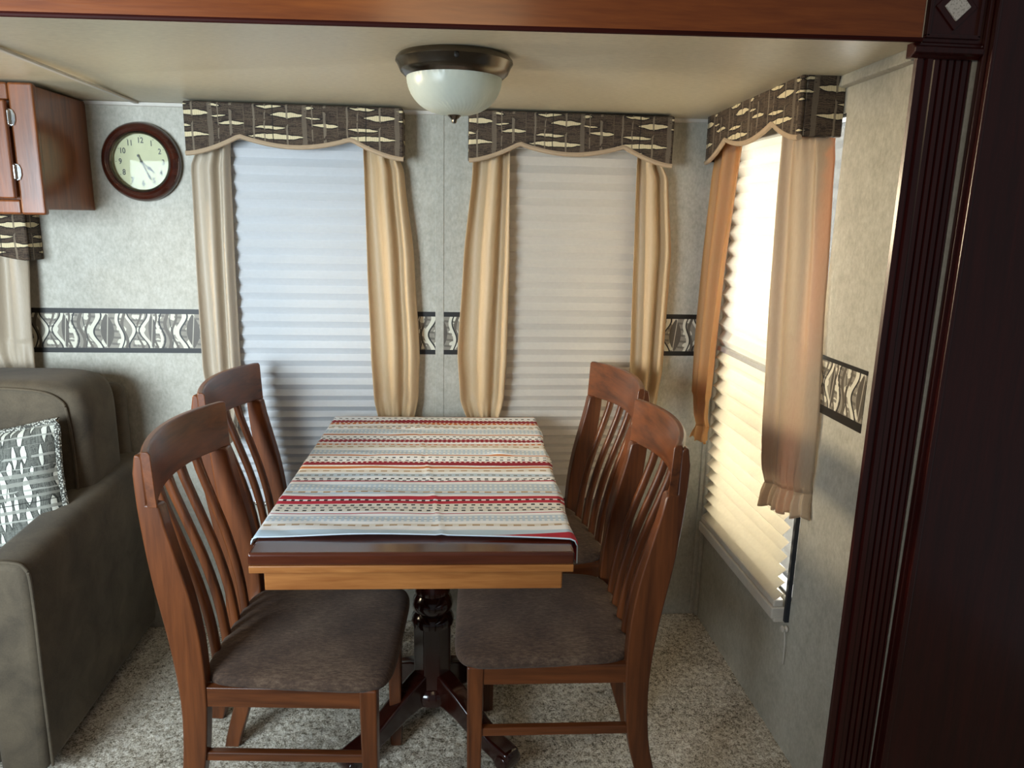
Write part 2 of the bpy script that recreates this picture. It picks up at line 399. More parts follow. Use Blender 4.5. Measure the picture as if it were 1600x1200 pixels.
cp = bpy.data.objects.new('carpet_pile', floor()); COL.objects.link(cp); cp.parent = fl; cp['kind'] = 'stuff'
def zc(x, y):   # the slide-out ceiling falls a little toward the back
    f = 1.776 + (x + .795) * .015; b = 1.768 + (x + 1.08) * .004
    k = (y - 1.52) / (YB - 1.52); return f + (b - f) * k
cx = [(-2.3, 1.4975), (.93, 1.4975), (1.0, 2.56), (-2.3, 2.56)]
struct('ceiling', G().hexa([(x, y, zc(x, y) - (.0012 if y < 1.5 else 0)) for x, y in cx] + [(x, y, 1.9) for x, y in cx]), MCEIL)
W1, W2, WR = (-.665, -.265, .47, 1.69), (.225, .635, .47, 1.69), (1.795, 2.41, .43, 1.71)
def wall_holes(holes, a0, a1, z1, mk):
    g = G(); cur = a0
    for (h0, h1, b, t) in holes:
        mk(g, cur, h0, -.02, z1); mk(g, h0, h1, -.02, b); mk(g, h0, h1, t, z1); cur = h1
    mk(g, cur, a1, -.02, z1); return g
struct('wall_left', G().box(-2.35, -2.3, YF - .03, YB + .05, -.02, 1.8), MW)
wb = struct('wall_back', wall_holes([W1, W2], -2.3, 1.0, 1.8, lambda g, a, b, c, d: g.box(a, b, YB, YB + .05, c, d)), MW)
wr = struct('wall_right', wall_holes([WR], YF - .005, YB, 1.83, lambda g, a, b, c, d: g.box(XR, XR + .05, a, b, c, d)), MW)
for a, b in ((-2.3, -.74), (-.19, .16), (.7, .932)):
    make('wallpaper_border', G().box(a, b, YB - .002, YB + .001, .989, 1.134), MBORD, wb)
make('wallpaper_border', G().box(XR - .002, XR + .001, 1.568, 1.80, .983, 1.128), MBORD, wr)
make('panel_seam', G().box(-.033, -.005, YB - .0025, YB + .001, 0, 1.77), MW, wb, bevel=.001)
struct('trim_1', G().box(.925, .95, YB - .012, YB, 0, 1.775).box(XR - .012, XR, YB - .03, YB, 0, 1.775), MW, bevel=.003)   # corner cover strip
struct('trim_2', G().add([(-2.3, YB - .009, zc(-2.3, YB)), (.95, YB - .009, zc(.95, YB)), (.95, YB, zc(.95, YB)), (-2.3, YB, zc(-2.3, YB)),
                          (-2.3, YB - .006, zc(-2.3, YB) - .009), (.95, YB - .006, zc(.95, YB) - .009), (.95, YB, zc(.95, YB) - .012), (-2.3, YB, zc(-2.3, YB) - .012)],
                         [(0, 1, 2, 3), (4, 7, 6, 5), (0, 4, 5, 1), (1, 5, 6, 2), (2, 6, 7, 3), (3, 7, 4, 0)]), MWHITE)
struct('trim_3', G().hexa([(x, y, zc(x, y) - .005) for x, y in ((-.934, 1.5), (-.920, 1.5), (-.936, YB), (-.950, YB))] +
                          [(x, y, zc(x, y) + .002) for x, y in ((-.934, 1.5), (-.920, 1.5), (-.936, YB), (-.950, YB))]), MWHITE, bevel=.002)
struct('trim_4', G().hexa([(.93, YF, 1.775), (.95, YF, 1.772), (.95, YB, 1.75), (.93, YB, 1.753)] +
                          [(.936, YF, 1.806), (.95, YF, 1.806), (.95, YB, 1.78), (.936, YB, 1.78)]), MW, bevel=.003)
# fascia beam over the opening, its bead, the fluted pilaster, cap and rosette block
zb = lambda x: 1.776 + (x + .795) * .015
xs = (-2.3, .928)
bm_ = struct('trim_5', G().hexa([(xs[0], 1.495, zb(xs[0])), (xs[1], 1.495, zb(xs[1])), (xs[1], 1.545, zb(xs[1])), (xs[0], 1.545, zb(xs[0])),
                                 (xs[0], 1.495, 2.2), (xs[1], 1.495, 2.2), (xs[1], 1.545, 2.2), (xs[0], 1.545, 2.2)]), MAHOGX, bevel=.003)
make('bead', G().tube([(x, 1.497, zb(x) + .004) for x in (xs[0], -1, 0, xs[1])], .005, 8), MBEAD, bm_, smooth=True)
fl_prof = [(.951, 1.545), (.935, 1.52), (.927, 1.512), (.930, 1.506), (.942, 1.506), (.945, 1.512), (.949, 1.512), (.952, 1.505), (.963, 1.505), (.966, 1.511)]
x = .969
for k in range(5):
    fl_prof += [(x, 1.509), (x + .0095, 1.509), (x + .011, 1.514), (x + .0135, 1.514)]; x += .015
fl_prof += [(1.0455, 1.509), (1.0485, 1.514), (1.0485, 1.545)]
pil = struct('trim_6', G().prism(fl_prof, 0, 1.778, 'z'), MAHOG)
make('capital', G().prism([(1.52, 1.774), (1.503, 1.774), (1.497, 1.779), (1.489, 1.783), (1.488, 1.792), (1.497, 1.797), (1.500, 1.803), (1.52, 1.803)], .913, 1.056, 'x'), MAHOG, pil, bevel=.002)
rb = struct('trim_7', G().hexa([(.926, 1.503, 1.803), (1.06, 1.503, 1.803), (1.06, 1.545, 1.803), (.952, 1.545, 1.803), (.926, 1.503, 2.2), (1.06, 1.503, 2.2), (1.06, 1.545, 2.2), (.952, 1.545, 2.2)]), MAHOG, bevel=.003)
fr = G()
for a in ((.937, .945, 1.813, 1.93), (1.042, 1.05, 1.813, 1.93), (.937, 1.05, 1.811, 1.819), (.937, 1.05, 1.924, 1.932)): fr.box(a[0], a[1], 1.497, 1.505, a[2], a[3])
make('raised_frame', fr, MAHOG, rb, bevel=.002)
def dia(c, z, r, y0, y1): return G().prism([(c - r, z), (c, z - r), (c + r, z), (c, z + r)], y0, y1, 'y')
make('diamond_molding', dia(.994, 1.869, .043, 1.499, 1.505), MAHOG, rb, bevel=.002)
do = make('diamond_inlay', dia(.994, 1.869, .0265, 1.4955, 1.5), MSTONE, rb, bevel=.001); do['label'] = 'white speckled stone diamond'
struct('wall_front', G().box(1.049, 2.0, 1.511, 1.56, 0, 1.8), MW)

tc_ = thing('tall_cabinet', 'very dark red mahogany tall cabinet panel filling the right edge beside the fluted post', 'cabinet', (1.058, 1.5, 0))
def lean(x0, x1, y0, y1): return G().hexa([(x0 - .0095, y0, 0), (x1, y0, 0), (x1, y1, 0), (x0 - .0095, y1, 0), (x0 + .002, y0, 2.2), (x1, y0, 2.2), (x1, y1, 2.2), (x0 + .002, y1, 2.2)])
make('side_panel', lean(.010, .9, -.012, .009), MAHOG, tc_, bevel=.002)
make('edge_strip', lean(.0, .0095, -.006, .009), MAHOG, tc_, bevel=.002)
make('edge_bead', lean(.0095, .0165, -.018, .009), MAHOG, tc_, bevel=.002)

# ------------------------------------------------------------------ windows (frames and panes) behind the shades
def window(n, lo, hi, b, t, axis):
    def bx(g, a0, a1, z0, z1, d0, d1):
        return g.box(a0, a1, YB + d0, YB + d1, z0, z1) if axis == 'x' else g.box(XR + d0, XR + d1, a0, a1, z0, z1)
    f = G(); w_ = .03 if axis == 'x' else .01
    bx(f, lo, hi, b, b + w_, .004, .045); bx(f, lo, hi, t - w_, t, .004, .045); bx(f, lo, lo + w_, b + w_, t - w_, .004, .045); bx(f, hi - w_, hi, b + w_, t - w_, .004, .045)
    o = struct('window_%d' % n, f, MDARKF if axis == 'y' else MVINYL, bevel=.002)
    m = (b + t) / 2
    make('sash_bar', bx(G(), lo + w_, hi - w_, m - .015, m + .015, .015, .04), MVINYL, o)
    for z0, z1 in ((b + w_, m - .015), (m + .015, t - w_)): make('pane', bx(G(), lo + w_, hi - w_, z0, z1, .025, .029), MGLASS, o)
window(1, *W1, 'x'); window(2, *W2, 'x'); window(3, *WR, 'y')

# ------------------------------------------------------------------ pleated shades
def zlist(top, bot, p0, p1):
    zs = [top]; k = 0
    while zs[-1] > bot:
        f = (top - zs[-1]) / (top - bot); zs.append(zs[-1] - (p0 + (p1 - p0) * f ** 2.2) / 2)
    return zs
def pleats(a0, a1, zs, d0, d1, axis, edge=.0):
    g = G(); vs = []; fs = []
    for i, z in enumerate(zs):
        d = d1 if i % 2 else d0
        for a in (a0, a1): vs.append((a, YB - d, z) if axis == 'x' else (XR - d, a, z))
    for i in range(len(zs) - 1): fs.append((2 * i, 2 * i + 1, 2 * i + 3, 2 * i + 2))
    return g.add(vs, fs)
def shade_back(label, a0, a1, mat):
    o = thing('pleated_window_shade', label, 'window shade', ((a0 + a1) / 2, YB, .45), 0, 'pleated shades')
    L = Matrix.Translation(-Vector(o.location))
    def mv(g): g.v = [tuple(L @ Vector(p)) for p in g.v]; return g
    make('head_rail', mv(G().box(a0, a1, YB - .034, YB - .003, 1.665, 1.70)), MVINYL, o, bevel=.003)
    zs = zlist(1.667, .575, .051, .026)
    zs += [zs[-1] - .007 * (i + 1) / 1.4 for i in range(8)]
    make('pleated_fabric', mv(pleats(a0, a1, zs, .010, .024, 'x')), mat, o, solid=.0008)
    zb_ = zs[-1]
    make('bottom_rail', mv(G().box(a0, a1, YB - .03, YB - .006, .475, zb_ + .001)), mat, o, bevel=.004)
    c = G().box(a0, a1, YB - .026, YB - .01, .466, .476)
    n = int((a1 - a0) / .011)
    for i in range(n): c.lathe([(.001, -.006), (.0042, -.003), (.0048, 0), (.0042, .003), (.001, .006)], 6, (a0 + .006 + i * .011, YB - .028, .468 - .006 * (i % 2)))
    q = make('beaded_edge', mv(c), MCHROME, o); q['label'] = 'shiny silver beaded edge'
    return o
shade_back('white pleated shade tinted by cool light in the left window, between the taupe curtains', -.70, -.22, MSH_L)
shade_back('white pleated shade tinted by warm light in the middle window behind the table', .19, .665, MSH_M)
o = thing('pleated_window_shade', 'bright cream pleated shade lit by the sun in the right side wall window', 'window shade', (XR, 2.11, .38), 0, 'pleated shades')
def mvr(g): g.v = [(p[0] - XR, p[1] - 2.11, p[2] - .38) for p in g.v]; return g
a0, a1 = 1.828, 2.435
make('head_rail', mvr(G().box(XR - .034, XR - .003, a0, a1, 1.69, 1.735)), MVINYL, o, bevel=.003)
zs = zlist(1.69, 1.045, .05, .05); make('sheer_fabric', mvr(pleats(a0, a1, zs, .008, .028, 'y')), MSH_RT, o, solid=.0008)
make('middle_rail', mvr(G().box(XR - .028, XR - .006, a0, a1, zs[-1] - .016, zs[-1])), MVINYL, o, bevel=.003)
zs = zlist(zs[-1] - .016, .43, .05, .034); make('pleated_fabric', mvr(pleats(a0, a1, zs, .008, .03, 'y')), MSH_R, o, solid=.0008)
make('bottom_rail', mvr(G().box(XR - .034, XR - .004, a0, a1, .40, zs[-1]).box(XR - .04, XR - .0, a0 - .004, a1 + .004, .366, .40)), MWHITE, o, bevel=.004)
make('rail_lip', mvr(G().box(XR - .03, XR - .0, a0 - .004, a1 + .004, .355, .368)), MWHITE, o, bevel=.003)
pc = make('cord_spool', mvr(G().lathe([(.002, -.008), (.009, -.007), (.009, -.004), (.005, -.002), (.005, .002), (.009, .004), (.009, .007), (.002, .008)], 12, (XR - .012, 1.795, .352), 'x')), MWHITE, o, smooth=True)
make('pull_cord', mvr(G().tube([(XR - .012, 1.792, .345), (XR - .01, 1.788, .31), (XR - .008, 1.79, .27), (XR - .006, 1.793, .245)], .0013, 6)), MWHITE, pc)
make('side_channel', mvr(G().box(XR - .012, XR, 1.797, 1.808, .37, 1.1)), MDARKF, o)

# ------------------------------------------------------------------ curtains
def lerp_keys(keys, z):
    for (z0, *a), (z1, *b) in zip(keys, keys[1:]):
        if z <= z0 and z >= z1:
            f = (z0 - z) / (z0 - z1); f2 = f * f * (3 - 2 * f); return [p + (q - p) * (f * .5 + f2 * .5) for p, q in zip(a, b)]
    return keys[0][1:] if z > keys[0][0] else keys[-1][1:]
def curtain(label, keys, folds, axis, mat, seed, dep=(.05, .06), amp=.016, tilt=0):
    r = random.Random(seed); ph = r.random() * 6; top, bot = keys[0][0], keys[-1][0]
    s_mid = (keys[0][1] + keys[0][2]) / 2
    loc = (s_mid, YB - .03, bot) if axis == 'x' else (XR - .05, s_mid, bot)
    zg = keys[-2][0]     # the gathered line above the ruffle
    def fn(u, v, zz0, zz1):
        z = zz0 + (zz1 - zz0) * v; sl, sr = lerp_keys(keys, z)
        k = (top - z) / (top - bot)
        uu = u + .05 * sin(2 * pi * u + ph) + .03 * sin(5 * u + 3 * k + ph)
        s = sl + (sr - sl) * min(1, max(0, u))
        wv = sin(2 * pi * folds * uu + ph + 1.1 * k + .5 * sin(3 * k + ph)); wv = math.copysign(abs(wv) ** .75, wv)
        A = amp * (1.0 if z > zg + .1 else .7)
        fine = sin(2 * pi * folds * 3.1 * u + ph * 2) * .005 * (max(0, 1 - abs(z - zg) / .10) + max(0, 1 - (top - z) / .12) * .5)
        pull = -.008 * math.exp(-((z - zg) / .02) ** 2)
        if z < zg: fine += sin(2 * pi * 7 * u + ph) * .006 * (zg - z) / (zg - bot)
        d = dep[0] + (dep[1] - dep[0]) * k * .6 + A * wv * (1 if not tilt else min(1, .25 + u)) + fine + pull + tilt * (u - .5) - (max(0, .16 - u) * .16 if tilt else 0)
        if z < zg: z += .006 * sin(2 * pi * 4.3 * u + ph)
        p = (s, YB - d, z) if axis == 'x' else (XR - d, s, z)
        return (p[0] - loc[0], p[1] - loc[1], p[2] - loc[2])
    o = thing('curtain', label, 'curtain', loc, 0, 'satin curtains beside the windows')
    make('panel', G().grid(lambda u, v: fn(u, v, top, zg), 44, 60), mat, o, smooth=True, solid=.0012, angle=80)
    make('ruffle', G().grid(lambda u, v: fn(u, v, zg, bot), 60, 8), mat, o, smooth=True, solid=.0012, angle=80)
    return o
T = 1.70
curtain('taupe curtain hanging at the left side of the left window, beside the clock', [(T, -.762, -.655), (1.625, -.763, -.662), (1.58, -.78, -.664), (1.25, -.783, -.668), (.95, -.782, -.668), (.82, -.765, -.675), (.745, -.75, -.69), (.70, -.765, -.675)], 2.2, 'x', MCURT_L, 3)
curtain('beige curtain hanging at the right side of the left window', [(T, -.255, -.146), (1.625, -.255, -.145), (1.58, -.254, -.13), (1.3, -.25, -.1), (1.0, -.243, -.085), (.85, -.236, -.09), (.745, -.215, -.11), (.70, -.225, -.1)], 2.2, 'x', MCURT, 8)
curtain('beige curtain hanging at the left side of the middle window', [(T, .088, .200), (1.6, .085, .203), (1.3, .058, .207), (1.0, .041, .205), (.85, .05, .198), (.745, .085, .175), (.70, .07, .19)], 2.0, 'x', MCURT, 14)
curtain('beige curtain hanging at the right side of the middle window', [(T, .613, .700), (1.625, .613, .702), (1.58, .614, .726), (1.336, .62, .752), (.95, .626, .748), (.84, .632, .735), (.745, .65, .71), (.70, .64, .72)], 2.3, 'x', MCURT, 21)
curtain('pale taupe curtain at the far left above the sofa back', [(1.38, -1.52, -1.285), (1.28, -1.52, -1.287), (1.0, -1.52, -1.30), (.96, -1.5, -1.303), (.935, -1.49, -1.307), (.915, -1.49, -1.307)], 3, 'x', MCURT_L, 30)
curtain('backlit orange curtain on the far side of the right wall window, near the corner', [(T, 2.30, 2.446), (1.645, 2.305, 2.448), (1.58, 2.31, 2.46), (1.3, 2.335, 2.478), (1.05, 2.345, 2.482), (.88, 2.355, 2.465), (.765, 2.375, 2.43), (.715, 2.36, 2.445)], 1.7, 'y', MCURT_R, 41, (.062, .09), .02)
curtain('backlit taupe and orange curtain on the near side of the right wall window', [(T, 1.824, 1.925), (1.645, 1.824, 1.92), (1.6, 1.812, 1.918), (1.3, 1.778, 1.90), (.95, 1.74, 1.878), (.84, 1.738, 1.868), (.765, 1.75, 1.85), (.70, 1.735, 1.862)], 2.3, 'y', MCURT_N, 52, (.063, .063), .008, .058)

# ------------------------------------------------------------------ valances (box pelmets with a scalloped lower edge)
def valance(label, W, H, D, loc, rz, notch=.05, piping=True):
    """local: x along the wall from 0 to W, y=0 at the wall, front at -D, z=0 at the top"""
    o = thing('valance', label, 'valance', loc, rz, 'patterned valances')
    def low(x):
        e = max(0, min(x, W - x)); pk = W * .245
        if e < pk: f = e / pk; return -H + (notch + .004) * (f ** 1.6)
        f = (e - pk) / (W / 2 - pk); return -H + notch + .004 - .028 * (sin(f * pi / 2)) ** .9
    n = 56; X = [W * i / n for i in range(n + 1)]
    pts = [(0, 0, lambda: -H)]
    g = G(); th = .012
    # front board (thick), as a curtain of boxes sharing verts
    vs = []
    for xx in X:
        z = low(xx)
        for y in (-D, -D + th): vs += [(xx, y, 0), (xx, y, z * .5), (xx, y, z)]
    fs = []
    for i in range(n):
        a = 6 * i; b = a + 6
        for k in (0, 1): fs += [(a + k, b + k, b + k + 1, a + k + 1), (a + 3 + k, a + 4 + k, b + 4 + k, b + 3 + k)]
        fs += [(a + 2, b + 2, b + 5, a + 5), (a, a + 3, b + 3, b)]
    fs += [(0, 1, 4, 3), (1, 2, 5, 4), (6 * n, 6 * n + 3, 6 * n + 4, 6 * n + 1), (6 * n + 1, 6 * n + 4, 6 * n + 5, 6 * n + 2)]
    g.add(vs, fs)
    make('front_board', g, MVAL, o, smooth=True, bevel=.005)
    for x0, x1 in ((0, th), (W - th, W)): make('end_board', G().box(x0, x1, -D + th, 0, -H, 0), MVAL, o, bevel=.004)
    make('top_board', G().box(th, W - th, -D + th, 0, -th, 0), MVAL, o)
    if piping: make('piping', G().tube([(xx, -D + .004, low(xx) - .002) for xx in X], .0075, 8), MPIPE, o, smooth=True)
    return o
valance('patterned dark brown valance over the left window, beside the clock', .648, .147, .10, (-.777, YB, 1.766), 0)
valance('patterned dark brown valance over the middle window, right of the lamp', .645, .147, .10, (.072, YB, 1.769), 0)
vr = valance('patterned dark valance over the window in the right side wall', .655, .143, .11, (XR, 2.465, 1.781), -pi / 2)
vr.rotation_euler = (0, -.0244, -pi / 2)
valance('patterned valance at the left edge below the wall cabinet', .62, .14, .09, (-1.885, YB, 1.428), 0, .03, False)

# ------------------------------------------------------------------ wall cabinet
wc = thing('wall_cabinet', 'reddish brown overhead wall cabinet above the sofa, left of the clock', 'cabinet', (-1.095, YB, 1.44))
make('body', G().box(-.8, -.0, -.29, 0, .002, .325), MCAB, wc, bevel=.003)
ff = G().box(-.06, .004, -.31, -.288, -.012, .33).box(-.8, -.06, -.31, -.288, -.012, .028).box(-.8, -.06, -.31, -.288, .285, .33)
make('face_frame', ff, MCAB, wc, bevel=.006, seg=3)
dr = make('door', G().box(-.5, -.062, -.327, -.311, .03, .283), MCAB, wc, bevel=.004)
make('door_panel', G().box(-.43, -.12, -.333, -.326, .09, .225), MCAB, dr, bevel=.006)
for z in (.1, .24):
    h = make('hinge', G().prism([(-.064, z - .024), (-.05, z - .02), (-.045, z - .008), (-.045, z + .008), (-.05, z + .02), (-.064, z + .024)], -.314, -.3095, 'y').lathe([(.001, z - .02), (.0045, z - .018), (.0045, z + .018), (.001, z + .02)], 10, (-.0605, -.318, 0)), MCHROME, dr, bevel=.001)
    h['label'] = 'bright silver hinge'

# ------------------------------------------------------------------ clock
ck = thing('wall_clock', 'round wall clock with a dark brown rim and cream dial on the back wall', 'clock', (-.938, YB, 1.592))
rim = [(.088, -.004), (.116, -.004), (.119, -.012), (.117, -.022), (.110, -.032), (.101, -.036), (.094, -.033), (.090, -.028), (.088, -.02)]
make('rim', G().lathe(rim + [rim[0]], 64, (0, 0, 0), 'y', None, False), wood('dark_clock_rim', '2a0f0a', '4a2014', 'x', .25, .5), ck, smooth=True)
make('bezel', G().lathe([(.089, -.020), (.0915, -.028), (.089, -.033), (.085, -.030), (.083, -.022), (.089, -.020)], 64, (0, 0, 0), 'y', None, False), MSTEEL, ck, smooth=True)
make('dial', G().lathe([(.0005, -.012), (.088, -.012), (.088, -.008), (.0005, -.008)], 64, (0, 0, 0), 'y'), MDIAL, ck)
for i in range(12):
    cu = bpy.data.curves.new('numeral', 'FONT'); cu.body = str(i + 1); cu.size = .0235; cu.align_x = 'CENTER'; cu.align_y = 'CENTER'; cu.extrude = .0002; cu.offset = .0004
    tmp = bpy.data.objects.new('numeral_text', cu); COL.objects.link(tmp)
    me = bpy.data.meshes.new_from_object(tmp); bpy.data.objects.remove(tmp); bpy.data.curves.remove(cu)
    a = 2 * pi * (i + 1) / 12; q = Matrix.Translation((.064 * sin(a), -.0126, .064 * cos(a))) @ Matrix.Rotation(pi / 2, 4, 'X') @ Matrix.Scale(.8, 4, (1, 0, 0))
    me.transform(q); me.name = 'numeral'; me.materials.append(MBLACK)
    no = bpy.data.objects.new('numeral', me); COL.objects.link(no); no.parent = ck
    mk = make('minute_mark', G().lathe([(.0002, -.0125), (.0012, -.0125), (.0012, -.0119), (.0002, -.0119)], 8, (.077 * sin(a), 0, .077 * cos(a)), 'y'), MBLACK, ck)
def hand(name, ang, pts, y):
    a = math.radians(ang); P = [(px * cos(a) + pz * sin(a), -px * sin(a) + pz * cos(a)) for px, pz in pts]
    make(name, G().prism(P, y, y - .001, 'y'), MBLACK, ck)
hand('hour_hand', 131, [(-.0012, -.004), (.0012, -.004), (.0012, .022), (.0042, .026), (.0012, .045), (0, .05), (-.0012, .045), (-.0042, .026), (-.0012, .022)], -.0145)
hand('minute_hand', 155, [(-.0012, -.016), (-.003, -.019), (-.003, -.022), (0, -.025), (.003, -.022), (.003, -.019), (.0012, -.016), (.0011, .04), (.003, .048), (.0008, .058), (-.0008, .058), (-.003, .048), (-.0011, .04)], -.0165)
make('hub', G().lathe([(.0005, -.0195), (.0035, -.019), (.0035, -.0125), (.0005, -.0125)], 16, (0, 0, 0), 'y'), MBLACK, ck)
make('glass', G().lathe([(.0005, -.0275), (.04, -.027), (.087, -.0245), (.087, -.0235), (.0005, -.0262)], 48, (0, 0, 0), 'y'), MCGLASS, ck, smooth=True)

# ------------------------------------------------------------------ ceiling lamp
LX, LY = .019, 1.745; LZ = zc(LX, LY)
cl = thing('ceiling_lamp', 'round ceiling lamp with a nickel ring and ribbed frosted glass bowl', 'lamp', (LX, LY, LZ))
make('ring', G().lathe([(.05, .003), (.121, .003), (.127, -.004), (.128, -.010), (.124, -.016), (.119, -.027), (.117, -.031), (.109, -.038), (.105, -.041), (.101, -.040), (.101, -.02), (.05, -.02)], 64), MSTEEL, cl, smooth=True)
def rib(r, h, a): return r * (1 + .012 * sin(48 * (a + (h + .04) * 9)))
bowl = [(.104, -.030), (.1035, -.040)] + [(.1035 * cos(t_) ** .8 if t_ < 1.5 else .004, -.040 - .078 * sin(t_)) for t_ in np.linspace(.08, 1.5, 16)]
make('glass_bowl', G().lathe(bowl, 240, mod=rib), MFROST, cl, smooth=True)
make('finial', G().lathe([(.014, -.1165), (.0145, -.119), (.011, -.123), (.006, -.127), (.006, -.130), (.0045, -.134), (.001, -.135)], 24), MSTEEL, cl, smooth=True)
make('thumb_screw', G().lathe([(.001, -.131), (.005, -.130), (.005, -.124), (.0025, -.123), (.0025, -.116)], 12, (0.003, 0, -.017), 'y'), MBLACK, cl, smooth=True)

# ------------------------------------------------------------------ sofa and pillow
sf = thing('sofa', 'olive brown suede sofa at the left edge against the back wall', 'sofa', (-1.0, 1.72, 0))
def spl(P, n=7):   # Catmull-Rom through the points
    P = [Vector(p) for p in P]; Q = [P[0]] + P + [P[-1]]; R = []
    for i in range(1, len(Q) - 2):
        a, b, c, d = Q[i - 1:i + 3]
        for k in range(n):
            s_ = k / n; R.append(.5 * (2 * b + (c - a) * s_ + (2 * a - 5 * b + 4 * c - d) * s_ ** 2 + (3 * b - a - 3 * c + d) * s_ ** 3))
    return [tuple(p) for p in R + [P[-1]]]
def softbox(x0, x1, y0, y1, z0, z1, r, bulge=.0, top=None, n=10):
    """rounded cushion: superellipsoid-like box"""
    def fn(u, v):
        a = u * 2 * pi; b = (v - .5) * pi
        e1, e2 = r, r
        sg = lambda w_, e: math.copysign(abs(w_) ** e, w_)
        X = sg(cos(b), e1) * sg(cos(a), e2); Y = sg(cos(b), e1) * sg(sin(a), e2); Z = sg(sin(b), e1)
        return ((x0 + x1) / 2 + (x1 - x0) / 2 * X, (y0 + y1) / 2 + (y1 - y0) / 2 * Y, (z0 + z1) / 2 + (z1 - z0) / 2 * Z)
    return G().grid(fn, 64, 40, True, True)
# arm: outer face at x=.02, leaning slightly, top rising to the back
ap = []
for y, zt in ((.0, .628), (.74, .672)):
    ap.append([(-.115, y, .05), (.0, y, .05), (.012, y, zt * .5), (.014, y, zt - .06), (.011, y, zt - .03), (.002, y, zt - .012), (-.014, y, zt - .003), (-.035, y, zt), (-.08, y, zt), (-.1, y, zt - .008), (-.112, y, zt - .03)])
g = G(); n = 12
def armf(u, v):
    k = v; i = round(u * 11) % 11; a, b = ap[0][i], ap[1][i]
    return tuple(a[j] + (b[j] - a[j]) * k for j in range(3))
g.grid(armf, 11, 6, True, True)
make('arm', g, MSOFA, sf, smooth=True, bevel=.02, seg=4, angle=50)
sm = G().tube(spl([(.012, .006, .07), (.014, .004, .3), (.016, .004, .55), (.006, .004, .612), (-.03, .002, .628), (-.085, .002, .626)]), .004, 8)
make('arm_seam', sm, MSOFA, sf, smooth=True)
make('base', G().box(-1.0, -.115, .02, .76, .06, .3), MSOFA, sf, bevel=.02, seg=3)
make('seat_cushion', softbox(-.75, -.118, -.02, .56, .29, .47, .25), MSOFA, sf, smooth=True)
make('back_frame', G().box(-1.0, -.035, .70, .775, .06, .90), MSOFA, sf, bevel=.035, seg=5, smooth=True)
bcu = make('back_cushion', softbox(-.72, -.025, .42, .68, .46, .97, .28), MSOFA, sf, smooth=True)
make('cushion_welt', G().tube(spl([(-.66, .425, .940), (-.4, .428, .952), (-.17, .426, .947), (-.085, .424, .92), (-.065, .424, .86), (-.06, .424, .7), (-.065, .424, .56)]), .004, 8), MSOFA, bcu, smooth=True)
for x in (-.09,): make('foot', G().lathe([(.022, 0), (.028, .06)], 12, (x, .05, 0)), MPED, sf)
make('foot', G().lathe([(.022, 0), (.028, .06)], 12, (-.09, .7, 0)), MPED, sf)

pl = thing('throw_pillow', 'grey and cream block patterned throw pillow with braided edge on the sofa', 'pillow', (-1.21, 1.985, .462), 0)
pl.rotation_euler = (math.radians(-14), math.radians(-8), math.radians(6))
def pillow_shape(u, v, s):
    a, b = u * 2 - 1, v * 2 - 1
    k = max(0, (1 - a ** 4) * (1 - b ** 4)) ** .55
    pin = 1 - .07 * (1 - a * a) * abs(b) ** 3 ; pin2 = 1 - .07 * (1 - b * b) * abs(a) ** 3
    return (a * .205 * pin2, s * .062 * k, .2 + b * .2 * pin)
make('face', G().grid(lambda u, v: pillow_shape(u, v, -1), 24, 24), MPIL, pl, smooth=True)
make('back', G().grid(lambda u, v: pillow_shape(u, v, 1), 24, 24), MPIL, pl, smooth=True)
edge = [pillow_shape(i / 20, 0, -1) for i in range(21)] + [pillow_shape(1, i / 20, -1) for i in range(1, 21)] + [pillow_shape(1 - i / 20, 1, -1) for i in range(1, 21)] + [pillow_shape(0, 1 - i / 20, -1) for i in range(1, 20)]
make('braided_cord', G().tube(edge + [edge[0], edge[1]], .0095, 8), MROPE, pl, smooth=True)

# ------------------------------------------------------------------ dining table
TB = (-.047, 1.915); TR = math.radians(-1.9)
tb = thing('dining_table', 'pedestal dining table with dark top and honey oak apron in the middle', 'table', (TB[0], TB[1], 0), TR)
HW, HL = .329, .512
make('tabletop', G().box(-HW, HW, -HL, HL, .757, .785), MTOP, tb, bevel=.006, seg=3)
lf = make('extension_leaf', G().box(-HW + .001, HW - .001, -HL + .001, HL - .04, .741, .757), MOAK, tb, bevel=.002); lf['label'] = 'light oak ledge'
for x0, x1, y0, y1 in ((-HW + .027, HW - .022, -HL + .014, -HL + .034), (-HW + .027, HW - .022, HL - .08, HL - .06), (-HW + .027, -HW + .047, -HL + .034, HL - .08), (HW - .042, HW - .022, -HL + .034, HL - .08)):
    a = make('apron', G().box(x0, x1, y0, y1, .697, .741), MOAK, tb, bevel=.003); a['label'] = 'honey oak apron board'
make('mounting_block', G().box(-.2, .2, -.2, .2, .66, .741), MPED, tb, bevel=.004)
PX, PY = .012, .02
prof = [(.062, .66), (.062, .63), (.05, .60), (.043, .55), (.043, .47), (.046, .44), (.05, .43), (.05, .42), (.043, .412), (.053, .40), (.058, .385), (.056, .37), (.046, .36), (.055, .352), (.061, .338), (.06, .325)]
make('turned_column', G().lathe(prof, 40, (PX, PY, 0)), MPED, tb, smooth=True)
oc = lambda r: [(PX + r * cos(pi / 8 + k * pi / 4), PY + r * sin(pi / 8 + k * pi / 4)) for k in range(8)]
make('octagonal_column', G().prism(oc(.056), .13, .328, 'z'), MPED, tb, bevel=.003)
make('plinth_ring', G().lathe([(.05, .08), (.066, .09), (.07, .105), (.068, .118), (.06, .128), (.055, .134)], 40, (PX, PY, 0)), MPED, tb, smooth=True)
